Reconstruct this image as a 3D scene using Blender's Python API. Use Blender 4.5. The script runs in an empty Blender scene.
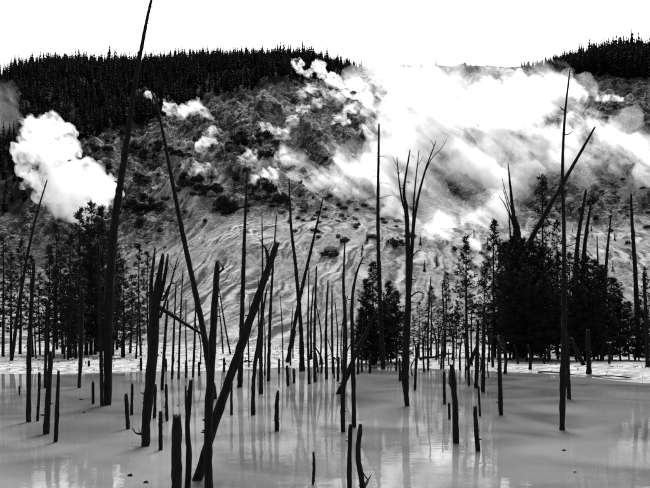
import bpy, bmesh, math, random
import numpy as np
from mathutils import Vector, Matrix

# ------------------------------------------------------------------ camera, light, exposure
SC = bpy.context.scene
COL = SC.collection
W0, H0 = 650.0, 488.0          # photograph size in pixels
F = 697.0                      # focal length in photograph pixels
HOR = 328.0                    # horizon row
EYE = 2.6                      # eye height above the pool (m)

cam_d = bpy.data.cameras.new('camera')
cam_d.sensor_fit = 'HORIZONTAL'
cam_d.sensor_width = 36.0
cam_d.lens = 36.0 * F / W0
cam_d.shift_y = (HOR - H0 / 2) / W0
cam_d.clip_start = 0.1
cam_d.clip_end = 3000
cam = bpy.data.objects.new('camera', cam_d)
COL.objects.link(cam)
cam.location = (0, 0, EYE)
cam.rotation_euler = (math.radians(90), 0, 0)
SC.camera = cam

SUN_EL, SUN_AZ = math.radians(54), math.radians(10)   # azimuth: clockwise from +Y (view direction)
world = bpy.data.worlds.new('World')
SC.world = world
world.use_nodes = True
wn = world.node_tree
wn.nodes.clear()
sky = wn.nodes.new('ShaderNodeTexSky')
sky.sky_type = 'NISHITA'
sky.sun_disc = False
sky.sun_elevation = SUN_EL
sky.sun_rotation = SUN_AZ
sky.air_density = 1.0
sky.dust_density = 3.0
bw = wn.nodes.new('ShaderNodeRGBToBW')          # black-and-white film
bg = wn.nodes.new('ShaderNodeBackground')
bg.inputs['Strength'].default_value = 0.15
wo = wn.nodes.new('ShaderNodeOutputWorld')
wn.links.new(sky.outputs[0], bw.inputs[0])
wn.links.new(bw.outputs[0], bg.inputs[0])
wn.links.new(bg.outputs[0], wo.inputs[0])

sd = bpy.data.lights.new('sun', 'SUN')
sd.energy = 3.4
sd.angle = math.radians(18.0)      # sun veiled by drifting steam
sd.color = (1, 1, 1)
sun = bpy.data.objects.new('sun', sd)
COL.objects.link(sun)
to_sun = Vector((math.sin(SUN_AZ) * math.cos(SUN_EL), math.cos(SUN_AZ) * math.cos(SUN_EL), math.sin(SUN_EL)))
sun.rotation_euler = to_sun.to_track_quat('Z', 'Y').to_euler()
sun.location = (60, 120, 200)

SC.render.engine = 'CYCLES'
SC.cycles.use_denoising = True
SC.cycles.max_bounces = 12
SC.cycles.diffuse_bounces = 3
SC.cycles.glossy_bounces = 3
SC.cycles.transparent_max_bounces = 8
SC.cycles.volume_bounces = 10
SC.cycles.volume_step_rate = 0.6
SC.view_settings.view_transform = 'Standard'
SC.view_settings.look = 'None'
SC.view_settings.exposure = 0.95
SC.view_settings.gamma = 1.0
SC.view_settings.use_curve_mapping = False

random.seed(7)
rng = np.random.default_rng(11)

# ------------------------------------------------------------------ helpers
def tag(o, label=None, cat=None, group=None, kind=None):
    if label: o['label'] = label
    if cat: o['category'] = cat
    if group: o['group'] = group
    if kind: o['kind'] = kind
    return o

def empty(name, loc, rz=0.0):
    o = bpy.data.objects.new(name, None)
    o.empty_display_size = 0.3
    COL.objects.link(o)
    o.location = loc
    o.rotation_euler = (0, 0, rz)
    return o

def mesh_from(name, verts, faces, mat, smooth=False):
    me = bpy.data.meshes.new(name)
    me.from_pydata([tuple(v) for v in verts], [], faces)
    me.update()
    if mat: me.materials.append(mat)
    if smooth:
        me.polygons.foreach_set('use_smooth', [True] * len(me.polygons))
    return me

def link(name, me, parent=None):
    o = bpy.data.objects.new(name, me)
    COL.objects.link(o)
    if parent is not None: o.parent = parent
    return o

def P(x, y, D):
    """photograph pixel at depth D -> world point"""
    return Vector(((x - W0 / 2) / F * D, D, EYE + (HOR - y) / F * D))

def smooth(a, b, x):
    t = np.clip((x - a) / (b - a), 0, 1)
    return t * t * (3 - 2 * t)

_perm = rng.permutation(512).astype(np.int64)
_perm = np.concatenate([_perm, _perm, _perm])
_ang = rng.random(512) * 2 * np.pi
_gx, _gy = np.cos(_ang), np.sin(_ang)
def noise2(x, y):
    x = np.asarray(x, float); y = np.asarray(y, float)
    xi = np.floor(x).astype(np.int64); yi = np.floor(y).astype(np.int64)
    xf = x - xi; yf = y - yi
    xi &= 511; yi &= 511
    u = xf ** 3 * (xf * (xf * 6 - 15) + 10); v = yf ** 3 * (yf * (yf * 6 - 15) + 10)
    def g(ix, iy, dx, dy):
        h = _perm[(_perm[ix & 511] + iy) & 511] & 511
        return _gx[h] * dx + _gy[h] * dy
    a = g(xi, yi, xf, yf); b = g(xi + 1, yi, xf - 1, yf)
    c = g(xi, yi + 1, xf, yf - 1); d = g(xi + 1, yi + 1, xf - 1, yf - 1)
    return ((a + (b - a) * u) + ((c + (d - c) * u) - (a + (b - a) * u)) * v) * 1.5
def fbm(x, y, oct=4, lac=2.03, gain=0.5):
    s = 0; a = 1.0
    for _ in range(oct):
        s = s + a * noise2(x, y); x = x * lac + 17.3; y = y * lac + 9.1; a *= gain
    return s

# ------------------------------------------------------------------ materials (all neutral: black-and-white photograph)
def new_mat(name):
    m = bpy.data.materials.new(name)
    m.use_nodes = True
    nt = m.node_tree
    nt.nodes.clear()
    out = nt.nodes.new('ShaderNodeOutputMaterial')
    return m, nt, out

def grey(v): return (v, v, v, 1)

def simple_mat(name, lo, hi, scale=6.0, rough=0.85, bump=0.3, stretch=(1, 1, 1), spec=0.2, bdist=0.02):
    m, nt, out = new_mat(name)
    b = nt.nodes.new('ShaderNodeBsdfPrincipled')
    tc = nt.nodes.new('ShaderNodeTexCoord')
    mp = nt.nodes.new('ShaderNodeMapping'); mp.inputs['Scale'].default_value = stretch
    n = nt.nodes.new('ShaderNodeTexNoise'); n.inputs['Scale'].default_value = scale; n.inputs['Detail'].default_value = 6
    r = nt.nodes.new('ShaderNodeValToRGB')
    r.color_ramp.elements[0].position = 0.35; r.color_ramp.elements[0].color = grey(lo)
    r.color_ramp.elements[1].position = 0.68; r.color_ramp.elements[1].color = grey(hi)
    bp = nt.nodes.new('ShaderNodeBump'); bp.inputs['Strength'].default_value = bump; bp.inputs['Distance'].default_value = bdist
    L = nt.links.new
    L(tc.outputs['Object'], mp.inputs[0]); L(mp.outputs[0], n.inputs['Vector']); L(n.outputs['Fac'], r.inputs[0])
    L(r.outputs[0], b.inputs['Base Color']); L(n.outputs['Fac'], bp.inputs['Height']); L(bp.outputs[0], b.inputs['Normal'])
    b.inputs['Roughness'].default_value = rough
    b.inputs['Specular IOR Level'].default_value = spec
    L(b.outputs[0], out.inputs[0])
    return m

M_bark = simple_mat('dead_bark', 0.003, 0.011, 5.0, 0.9, 0.8, (6, 6, 1), 0.1, 0.02)
M_livebark = simple_mat('pine_bark', 0.004, 0.014, 6.0, 0.95, 0.4, (4, 4, 1), 0.08)
M_needle = simple_mat('needles', 0.006, 0.020, 1.4, 0.8, 0.0, (1, 1, 1), 0.12)
M_far = simple_mat('far_needles', 0.005, 0.016, 0.5, 0.9, 0.0, (1, 1, 1), 0.05)
M_rock = simple_mat('boulder_rock', 0.015, 0.15, 0.9, 0.95, 0.8, (1, 1, 1), 0.1, 0.3)
M_shrub = simple_mat('shrub_leaves', 0.006, 0.024, 1.2, 0.9, 0.0, (1, 1, 1), 0.08)

def ground_mat():
    m, nt, out = new_mat('sinter_ground')
    L = nt.links.new
    b = nt.nodes.new('ShaderNodeBsdfPrincipled')
    at = nt.nodes.new('ShaderNodeAttribute'); at.attribute_name = 'rock'
    sm = nt.nodes.new('ShaderNodeAttribute'); sm.attribute_name = 'sand'
    g = nt.nodes.new('ShaderNodeNewGeometry')
    def noise(scale, det, rough=0.6):
        n = nt.nodes.new('ShaderNodeTexNoise'); n.inputs['Scale'].default_value = scale
        n.inputs['Detail'].default_value = det; n.inputs['Roughness'].default_value = rough
        L(g.outputs['Position'], n.inputs['Vector']); return n
    n1 = noise(0.35, 8, 0.68); n2 = noise(1.6, 6, 0.7); n3 = noise(7.0, 5)
    r1 = nt.nodes.new('ShaderNodeValToRGB')       # pale sinter slope
    r1.color_ramp.elements[0].position = 0.40; r1.color_ramp.elements[0].color = grey(0.035)
    r1.color_ramp.elements[1].position = 0.63; r1.color_ramp.elements[1].color = grey(0.34)
    r2 = nt.nodes.new('ShaderNodeValToRGB')       # dark rubble
    r2.color_ramp.elements[0].position = 0.495; r2.color_ramp.elements[0].color = grey(0.008)
    r2.color_ramp.elements[1].position = 0.63; r2.color_ramp.elements[1].color = grey(0.36)
    r3 = nt.nodes.new('ShaderNodeValToRGB')       # bright shore flat
    r3.color_ramp.elements[0].position = 0.36; r3.color_ramp.elements[0].color = grey(0.12)
    r3.color_ramp.elements[1].position = 0.60; r3.color_ramp.elements[1].color = grey(0.42)
    st = nt.nodes.new('ShaderNodeAttribute'); st.attribute_name = 'streak'
    mxa = nt.nodes.new('ShaderNodeMix'); mxa.inputs[0].default_value = 0.72
    L(n1.outputs['Fac'], mxa.inputs[2]); L(n2.outputs['Fac'], mxa.inputs[3])
    mxs = nt.nodes.new('ShaderNodeMix'); mxs.inputs[0].default_value = 0.48
    L(mxa.outputs[0], mxs.inputs[2]); L(st.outputs['Fac'], mxs.inputs[3])
    L(mxs.outputs[0], r1.inputs[0]); L(n2.outputs['Fac'], r3.inputs[0])
    mixn = nt.nodes.new('ShaderNodeMix'); mixn.inputs[0].default_value = 0.5
    L(n1.outputs['Fac'], mixn.inputs[2]); L(n2.outputs['Fac'], mixn.inputs[3]); L(mixn.outputs[0], r2.inputs[0])
    mx = nt.nodes.new('ShaderNodeMix'); mx.data_type = 'RGBA'
    L(at.outputs['Fac'], mx.inputs[0]); L(r1.outputs[0], mx.inputs[6]); L(r2.outputs[0], mx.inputs[7])
    mx2 = nt.nodes.new('ShaderNodeMix'); mx2.data_type = 'RGBA'
    L(sm.outputs['Fac'], mx2.inputs[0]); L(mx.outputs[2], mx2.inputs[6]); L(r3.outputs[0], mx2.inputs[7])
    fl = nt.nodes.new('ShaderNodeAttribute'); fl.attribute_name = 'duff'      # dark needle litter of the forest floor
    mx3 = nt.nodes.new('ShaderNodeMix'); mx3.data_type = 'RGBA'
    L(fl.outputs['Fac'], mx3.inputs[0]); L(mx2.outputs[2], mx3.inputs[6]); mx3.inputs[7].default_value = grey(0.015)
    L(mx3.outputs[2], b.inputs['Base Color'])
    b.inputs['Roughness'].default_value = 0.95
    b.inputs['Specular IOR Level'].default_value = 0.1
    bp = nt.nodes.new('ShaderNodeBump'); bp.inputs['Strength'].default_value = 0.7; bp.inputs['Distance'].default_value = 0.5
    bp2 = nt.nodes.new('ShaderNodeBump'); bp2.inputs['Strength'].default_value = 0.6; bp2.inputs['Distance'].default_value = 0.08
    L(n2.outputs['Fac'], bp.inputs['Height']); L(n3.outputs['Fac'], bp2.inputs['Height'])
    L(bp.outputs[0], bp2.inputs['Normal']); L(bp2.outputs[0], b.inputs['Normal'])
    L(b.outputs[0], out.inputs[0])
    return m
M_ground = ground_mat()

def water_mat():
    m, nt, out = new_mat('milky_water')
    L = nt.links.new
    b = nt.nodes.new('ShaderNodeBsdfPrincipled')
    g = nt.nodes.new('ShaderNodeNewGeometry')
    n = nt.nodes.new('ShaderNodeTexNoise'); n.inputs['Scale'].default_value = 0.22; n.inputs['Detail'].default_value = 6; n.inputs['Distortion'].default_value = 1.2
    r = nt.nodes.new('ShaderNodeValToRGB')
    r.color_ramp.elements[0].position = 0.34; r.color_ramp.elements[0].color = grey(0.095)
    r.color_ramp.elements[1].position = 0.66; r.color_ramp.elements[1].color = grey(0.22)
    L(g.outputs['Position'], n.inputs['Vector']); L(n.outputs['Fac'], r.inputs[0]); L(r.outputs[0], b.inputs['Base Color'])
    b.inputs['Roughness'].default_value = 0.04
    b.inputs['IOR'].default_value = 2.3
    n2 = nt.nodes.new('ShaderNodeTexNoise'); n2.inputs['Scale'].default_value = 1.8; n2.inputs['Detail'].default_value = 3
    L(g.outputs['Position'], n2.inputs['Vector'])
    bp = nt.nodes.new('ShaderNodeBump'); bp.inputs['Strength'].default_value = 0.05; bp.inputs['Distance'].default_value = 0.06
    L(n2.outputs['Fac'], bp.inputs['Height']); L(bp.outputs[0], b.inputs['Normal'])
    L(b.outputs[0], out.inputs[0])
    return m
M_water = water_mat()

def steam_mat(name, dens, scale, lo, hi, aniso=0.25, stretch=None):
    m, nt, out = new_mat(name)
    L = nt.links.new
    v = nt.nodes.new('ShaderNodeVolumePrincipled')
    v.inputs['Color'].default_value = (0.995, 0.995, 0.995, 1)
    v.inputs['Anisotropy'].default_value = aniso
    g = nt.nodes.new('ShaderNodeNewGeometry')
    mp = nt.nodes.new('ShaderNodeMapping'); mp.vector_type = 'TEXTURE'
    if stretch:                                  # drawn out along the wind
        mp.inputs['Rotation'].default_value = stretch[0]; mp.inputs['Scale'].default_value = stretch[1]
    n = nt.nodes.new('ShaderNodeTexNoise'); n.inputs['Scale'].default_value = scale
    n.inputs['Detail'].default_value = 7; n.inputs['Roughness'].default_value = 0.68
    n.inputs['Distortion'].default_value = 0.8
    mr = nt.nodes.new('ShaderNodeMapRange')
    mr.inputs['From Min'].default_value = lo; mr.inputs['From Max'].default_value = hi
    pw = nt.nodes.new('ShaderNodeMath'); pw.operation = 'POWER'; pw.inputs[1].default_value = 1.6
    ml = nt.nodes.new('ShaderNodeMath'); ml.operation = 'MULTIPLY'; ml.inputs[1].default_value = dens
    L(g.outputs['Position'], mp.inputs[0]); L(mp.outputs[0], n.inputs['Vector']); L(n.outputs['Fac'], mr.inputs['Value'])
    L(mr.outputs[0], pw.inputs[0]); L(pw.outputs[0], ml.inputs[0]); L(ml.outputs[0], v.inputs['Density'])
    L(v.outputs[0], out.inputs['Volume'])
    return m
WIND = ((0, math.radians(38), 0), (2.6, 1.3, 0.75))
M_puff = steam_mat('dense_steam', 0.75, 0.30, 0.38, 0.66, 0.5)
M_steam = steam_mat('drifting_steam', 0.46, 0.13, 0.43, 0.74, 0.55, WIND)
M_wisp = steam_mat('thin_steam', 0.95, 0.36, 0.44, 0.74, 0.55, ((0, math.radians(20), 0), (1.35, 1.1, 0.9)))
M_faint = steam_mat('faint_steam', 0.04, 0.12, 0.36, 0.70, 0.5)
M_wisp2 = steam_mat('ridge_steam', 1.0, 0.40, 0.40, 0.72, 0.55)
M_veil = steam_mat('steam_veil', 0.09, 0.08, 0.42, 0.74, 0.55, WIND)

# ------------------------------------------------------------------ terrain
SH_X = [-90, -40, -19.6, -10.8, -7.1, -1.7, 5, 10, 13, 15.2, 16.6, 20, 34, 60]
SH_Y = [33, 40, 42, 43, 45, 47.5, 47.7, 45, 42, 38.8, 35.5, 33, 30, 24]
HY = np.array([-60, 58, 88, 150, 176, 345, 372, 460, 900.])
HZ_L = np.array([0, 0.25, 0.8, 11.5, 20, 130, 133, 127, 93.])
HZ_C = np.array([0, 0.25, 0.8, 25.5, 29, 133.5, 136.5, 130, 96.])
HZ_R = np.array([0, 0.25, 0.8, 21.0, 27, 133, 137, 131, 97.])
def terrain(X, Y, fine=True):
    X = np.asarray(X, float); Y = np.asarray(Y, float)
    u = X / np.maximum(Y, 40.0)
    shore = np.interp(X, SH_X, SH_Y) + 1.1 * fbm(X * 0.22, X * 0.11 + 3.7, 3)
    s = Y - shore
    base = np.where(s < 0, np.maximum(0.075 * s, -0.9), 0.20 * (1 - np.exp(-np.maximum(s, 0) / 1.6)))
    base = base + np.where(s > 0, 0.10 * fbm(X * 0.25, Y * 0.25, 3) * smooth(1, 8, s), 0)
    near = smooth(8.5, 1.0, Y)                       # bank the photographer stands on
    base = np.maximum(base, -0.9) * (1 - near) + near * 1.0
    def prof(yy):
        l = np.interp(yy, HY, HZ_L); c = np.interp(yy, HY, HZ_C); r = np.interp(yy, HY, HZ_R)
        a = smooth(-0.30, -0.10, u); bb = smooth(0.02, 0.30, u)
        z = l * (1 - a) + c * a
        return z * (1 - bb) + r * bb
    hz = 0
    for dy in (-9, -4.5, 0, 4.5, 9):
        hz = hz + prof(Y + dy) / 5
    hz = hz - 0.25 * smooth(30, 60, Y)
    hill = smooth(165, 215, Y) * (1 - 0.88 * smooth(295, 334, Y))
    foot = smooth(84, 104, Y) * smooth(176, 152, Y)
    hz = hz + hill * (7.0 * noise2(X / 46 + 4.1, Y / 60) + 4.5 * (1 - 2 * np.abs(noise2(X / 22 + 0.3 * Y / 22, Y / 55 + 2))) )
    hz = hz + foot * 2.0 * noise2(X / 24, Y / 40 + 8)
    if fine:
        q2 = X * 0.85 + Y * 0.50 + 3 * noise2(X / 20, Y / 20 + 4)
        al2 = -X * 0.5 + Y * 0.85
        hz = hz + hill * (2.2 * fbm(q2 / 7.0, al2 / 17.0, 4, 2.1, 0.55) + 1.3 * np.abs(fbm(X / 4.2, Y / 5.0, 3, 2.2, 0.6)) + 1.6 * (1 - 2 * np.abs(noise2(q2 / 9 + 3, al2 / 14))))
        q = X * 0.97 - Y * 0.24 + 2.2 * noise2(X / 14, Y / 18) + 0.9 * noise2(X / 4, Y / 7)       # erosion grooves run diagonally down the pale slope
        al = X * 0.24 + Y * 0.97
        hz = hz + foot * (0.30 * (1 - 2 * np.abs(noise2(q / 2.4, al / 34))) + 0.13 * (1 - 2 * np.abs(noise2(q / 0.95 + 7, al / 30))) + 0.45 * fbm(X / 4.5, Y / 6, 5, 2.1, 0.55))
        hz = hz + smooth(60, 90, Y) * smooth(110, 86, Y) * 0.35 * fbm(X / 3.0, Y / 4.0, 3)
    return base + np.maximum(hz, 0)

def tz(x, y):
    return float(terrain(np.array([x]), np.array([y]))[0])

def ground_hit(px, py, d0=30.0, d1=420.0):
    """first terrain point seen at a photograph pixel"""
    D = np.linspace(d0, d1, 1600)
    X = (px - W0 / 2) / F * D
    z = terrain(X, D)
    ray = EYE + (HOR - py) / F * D
    k = np.argmax(z >= ray)
    if not (z >= ray).any(): k = int(np.argmin(ray - z))
    return float(X[k]), float(D[k]), float(z[k])

def in_poly(x, y, poly):
    c = False; j = len(poly) - 1
    for i in range(len(poly)):
        xi, yi = poly[i]; xj, yj = poly[j]
        if (yi > y) != (yj > y) and x < (xj - xi) * (y - yi) / (yj - yi) + xi: c = not c
        j = i
    return c
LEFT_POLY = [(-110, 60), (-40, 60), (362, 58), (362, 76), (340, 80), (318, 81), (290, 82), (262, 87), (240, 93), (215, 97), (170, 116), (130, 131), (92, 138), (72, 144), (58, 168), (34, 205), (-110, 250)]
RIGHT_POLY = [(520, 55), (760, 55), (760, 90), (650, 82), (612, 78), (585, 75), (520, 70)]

def in_poly_np(x, y, poly):
    c = np.zeros(x.shape, bool); j = len(poly) - 1
    for i in range(len(poly)):
        xi, yi = poly[i]; xj, yj = poly[j]
        if yi != yj: c ^= ((yi > y) != (yj > y)) & (x < (xj - xi) * (y - yi) / (yj - yi) + xi)
        j = i
    return c

def build_ground():
    us = np.concatenate([np.linspace(-1.5, -0.56, 40, endpoint=False), np.linspace(-0.56, 0.56, 620), np.linspace(0.56, 1.5, 41)[1:]])
    ys = np.concatenate([np.linspace(-16, 30, 46, endpoint=False), np.linspace(30, 60, 150, endpoint=False), np.linspace(60, 180, 300, endpoint=False),
                         np.linspace(180, 362, 330, endpoint=False), np.geomspace(362, 900, 40)])
    U, Yg = np.meshgrid(us, ys)
    Xg = U * np.maximum(Yg, -10) + U * 22
    Z = terrain(Xg, Yg)
    n, mcol = U.shape
    co = np.stack([Xg, Yg, Z], -1).reshape(-1, 3).astype(np.float32)
    idx = np.arange(n * mcol).reshape(n, mcol)
    q = np.stack([idx[:-1, :-1], idx[:-1, 1:], idx[1:, 1:], idx[1:, :-1]], -1).reshape(-1, 4).astype(np.int32)
    me = bpy.data.meshes.new('ground')
    me.vertices.add(len(co)); me.vertices.foreach_set('co', co.ravel())
    me.loops.add(q.size); me.loops.foreach_set('vertex_index', q.ravel())
    me.polygons.add(len(q)); me.polygons.foreach_set('loop_start', np.arange(0, q.size, 4, dtype=np.int32))
    me.update(calc_edges=True)
    me.polygons.foreach_set('use_smooth', np.ones(len(q), bool))
    X, Y = co[:, 0], co[:, 1]
    rock = smooth(160, 190, Y) * smooth(-0.35, 0.25, fbm(X / 26 + 3, Y / 30, 4) + 0.22)
    rock = np.maximum(rock, smooth(110, 150, Y) * smooth(-0.22, -0.30, X / np.maximum(Y, 1)) * 0.8)
    sand = smooth(88, 70, Y + 6 * fbm(X / 9, Y / 9, 3))
    qs = X * 0.97 - Y * 0.24 + 2.2 * noise2(X / 14, Y / 18); as_ = X * 0.24 + Y * 0.97       # albedo noise streaks stretched down the slope
    qs = qs + 1.5 * noise2(X / 4, Y / 7) ; streak = 0.5 + 0.40 * fbm(qs / 1.0 + 31, as_ / 13 + 5, 4) * (0.35 + smooth(-0.4, 0.4, fbm(X / 11 + 9, Y / 13, 3)))
    yy = np.maximum(Y, 1.0); jit = 5 * fbm(X / 6, Y / 6, 3)
    px = W0 / 2 + F * X / yy + jit; py = HOR - F * (co[:, 2] - EYE) / yy + jit
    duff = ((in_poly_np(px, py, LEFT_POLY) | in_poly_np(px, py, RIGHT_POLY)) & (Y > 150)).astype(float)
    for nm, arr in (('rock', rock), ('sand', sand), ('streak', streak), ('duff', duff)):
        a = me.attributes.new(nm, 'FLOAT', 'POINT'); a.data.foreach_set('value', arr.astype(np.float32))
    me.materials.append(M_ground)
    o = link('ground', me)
    tag(o, 'pale sinter shore and rubble mountainside rising behind the pool', 'ground', kind='structure')
build_ground()

def build_water():
    n = 24
    vs, fs = [], []
    xs = np.linspace(-95, 70, n); ys = np.linspace(0.5, 56, n)
    for y in ys:
        for x in xs: vs.append((x, y, 0.0))
    for j in range(n - 1):
        for i in range(n - 1):
            a = j * n + i; fs.append((a, a + 1, a + n + 1, a + n))
    o = link('water', mesh_from('water', vs, fs, M_water, True))
    tag(o, 'still milky thermal pool reflecting the dead trunks', 'water', kind='structure')
build_water()

# ------------------------------------------------------------------ wood: tubes
def catmull(pts, n):
    if len(pts) == 2: return [pts[0].lerp(pts[1], i / n) for i in range(n + 1)]
    ext = [pts[0] * 2 - pts[1]] + list(pts) + [pts[-1] * 2 - pts[-2]]
    seg = len(pts) - 1; out = []
    for i in range(n + 1):
        t = i / n * seg; k = min(int(t), seg - 1); t -= k
        p0, p1, p2, p3 = ext[k:k + 4]
        out.append(0.5 * ((2 * p1) + (p2 - p0) * t + (2 * p0 - 5 * p1 + 4 * p2 - p3) * t * t + (3 * p1 - p0 - 3 * p2 + p3) * t ** 3))
    return out

def tube(vs, fs, pts, radii, sides=8, rough=0.0, jag=0.0, wob=0.0, rnd=random):
    """tapered tube through pts; jag = height of a splintered top"""
    base = len(vs); n = len(pts)
    up = Vector((0, 1, 0.13))
    for i, p in enumerate(pts):
        d = (pts[min(i + 1, n - 1)] - pts[max(i - 1, 0)]).normalized()
        a = d.cross(up)
        if a.length < 1e-3: a = d.cross(Vector((1, 0, 0)))
        a.normalize(); b = d.cross(a).normalized()
        r = radii[i]
        off = Vector((rnd.uniform(-1, 1), rnd.uniform(-1, 1), 0)) * wob * r if 0 < i < n - 1 else Vector((0, 0, 0))
        for k in range(sides):
            th = 2 * math.pi * k / sides
            rr = r * (1 + rough * rnd.uniform(-1, 1))
            q = p + off + a * math.cos(th) * rr + b * math.sin(th) * rr
            if jag and i == n - 1: q = q + d * jag * rnd.uniform(-0.4, 1.0) - (a * math.cos(th) + b * math.sin(th)) * rr * 0.25
            vs.append(q)
    for i in range(n - 1):
        for k in range(sides):
            k2 = (k + 1) % sides
            fs.append((base + i * sides + k, base + i * sides + k2, base + (i + 1) * sides + k2, base + (i + 1) * sides + k))
    fs.append(tuple(base + k for k in reversed(range(sides))))
    c = len(vs); top = base + (n - 1) * sides
    vs.append(sum((vs[top + k] for k in range(sides)), Vector()) / sides - (pts[-1] - pts[-2]).normalized() * jag * 0.35)
    for k in range(sides): fs.append((top + k, top + (k + 1) % sides, c))

def water_D(y): return F * EYE / (y - HOR)

def snag(path, ws, label, branches=(), twigs=0, D=None, group=None, name='dead_tree', cat='dead tree', blunt=True, lean=None, stubs=2, twig_len=(0.35, 1.0), twig_span=(0.25, 0.95), embed=0.75):
    """path: photograph pixels from the foot upward; ws: widths in pixels at foot and top (or one for each point)
    branches: list of (path, w0, w1), twigs: number of fine bare twigs"""
    rnd = random.Random(hash((round(path[0][0] * 10), round(path[0][1] * 10))) & 0xffff)
    x0, y0 = path[0]
    if D is None: D = water_D(y0)
    if lean is None: lean = rnd.uniform(-0.06, 0.06)
    k = D / F
    H_px = max(1.0, y0 - path[-1][1])
    def w3(x, y):
        d = D * (1 + lean * (y0 - y) / F)
        return P(x, y, d)
    pts = [w3(x, y) for x, y in path]
    if len(ws) != len(path):
        ws = [ws[0] + (ws[-1] - ws[0]) * (y0 - y) / H_px for _, y in path]
    L = sum((pts[i + 1] - pts[i]).length for i in range(len(pts) - 1))
    n = int(max(12, min(90, L / 0.14)))
    cs = catmull(pts, n)
    seg = len(ws) - 1
    rad = []
    for i in range(n + 1):
        t = i / n * seg; j = min(int(t), seg - 1); t -= j
        rad.append(max(0.006, (ws[j] + (ws[j + 1] - ws[j]) * t) * k / 2))
    foot = cs[0]; bd = (cs[0] - cs[1]).normalized()
    gz = tz(foot.x, foot.y)
    need = foot.z - (gz - 0.15)
    ext = need / max(0.35, -bd.z) if bd.z < 0 else 0.5
    bot = foot + bd * ext
    cs = [bot] + cs; rad = [rad[0] * 1.05] + rad
    for i in range(1, len(rad)):
        rad[i] *= 1 + rnd.uniform(-0.08, 0.08)
    simple = not branches and not twigs
    root_loc = Vector((bot.x, bot.y, bot.z))
    def loc(p): return p - root_loc
    vs, fs = [], []
    tube(vs, fs, [loc(p) for p in cs], rad, 10, 0.09, rad[-1] * (0.9 if blunt else 0.5), 0.07, rnd)
    for _ in range(stubs * (1 if name == 'dead_stump' else 3)):                     # broken-off knots, part of the trunk's own skin
        i = rnd.randint(max(1, n // 6), n - 1); a = rnd.uniform(0, 6.283)
        dirv = Vector((math.cos(a), math.sin(a) * 0.6, rnd.uniform(-0.1, 0.7))).normalized()
        r = rad[i] * rnd.uniform(0.22, 0.42)
        tube(vs, fs, [loc(cs[i]), loc(cs[i] + dirv * rad[i] * rnd.uniform(1.15, 2.1))], [r, r * 0.6], 5, 0.1, r, 0, rnd)
    tm = mesh_from('trunk', vs, fs, M_bark, True)
    if simple:
        o = link(name, tm); o.location = root_loc
        tag(o, label, cat, group)
        return o
    root = empty(name, root_loc)
    tag(root, label, cat, group)
    link('trunk', tm, root)
    for b in branches:
        bp, w0, w1 = b
        v2, f2 = [], []
        pp = []
        dd = rnd.uniform(-0.04, 0.04)
        for i, (x, y) in enumerate(bp):
            d = D * (1 + lean * (y0 - y) / F) + (dd * D * i / len(bp))
            pp.append(P(x, y, d))
        m = max(5, int(sum((pp[i + 1] - pp[i]).length for i in range(len(pp) - 1)) / 0.25))
        cc = catmull(pp, m)
        rr = [max(0.006, (w0 + (w1 - w0) * i / m) * k / 2) for i in range(m + 1)]
        tube(v2, f2, [loc(p) for p in cc], rr, 7, 0.08, rr[-1], 0.12, rnd)
        for _ in range(3 if w0 > 2 else 1):
            i = rnd.randint(m // 3, m); a = rnd.uniform(-0.8, 0.8)
            q = cc[i]; dv = Vector((rnd.choice((-1, 1)) * 0.6, rnd.uniform(-.5, .5), 0.8))
            l = rnd.uniform(0.2, 0.7) * min(1, D / 40)
            tube(v2, f2, [loc(q), loc(q + dv * l * 0.5), loc(q + dv * l + Vector((0, 0, l * 0.2)))], [0.012, 0.009, 0.004], 4, 0, 0, 0, rnd)
        link('branch', mesh_from('branch', v2, f2, M_bark, True), root)
    for _ in range(twigs):
        i = int(n * rnd.uniform(*twig_span)) + 1
        i = min(i, n)
        q = cs[i]; s = rnd.choice((-1, 1)); l = rnd.uniform(*twig_len) * min(1, D / 40)
        a = Vector((s * rnd.uniform(0.5, 1), rnd.uniform(-0.7, 0.7), rnd.uniform(-0.25, 0.45)))
        c1 = q + a * l * 0.5 + Vector((0, 0, rnd.uniform(-.1, .12) * l)); c2 = q + a * l + Vector((0, 0, rnd.uniform(-0.35, 0.25) * l))
        v2, f2 = [], []
        tube(v2, f2, [loc(q), loc(c1), loc(c2)], [0.020, 0.013, 0.006], 5, 0, 0, 0, rnd)
        if rnd.random() < 0.6:
            e = c1 + Vector((s * rnd.uniform(0.1, 0.3), rnd.uniform(-.2, .2), rnd.uniform(-0.2, 0.3))) * l
            tube(v2, f2, [loc(c1), loc(e)], [0.010, 0.004], 4, 0, 0, 0, rnd)
        link('twig', mesh_from('twig', v2, f2, M_bark, True), root)
    return root

def stump(path, ws, label, **kw):
    kw.setdefault('name', 'dead_stump'); kw.setdefault('cat', 'stump'); kw.setdefault('stubs', 2)
    return snag(path, ws, label, **kw)

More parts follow.
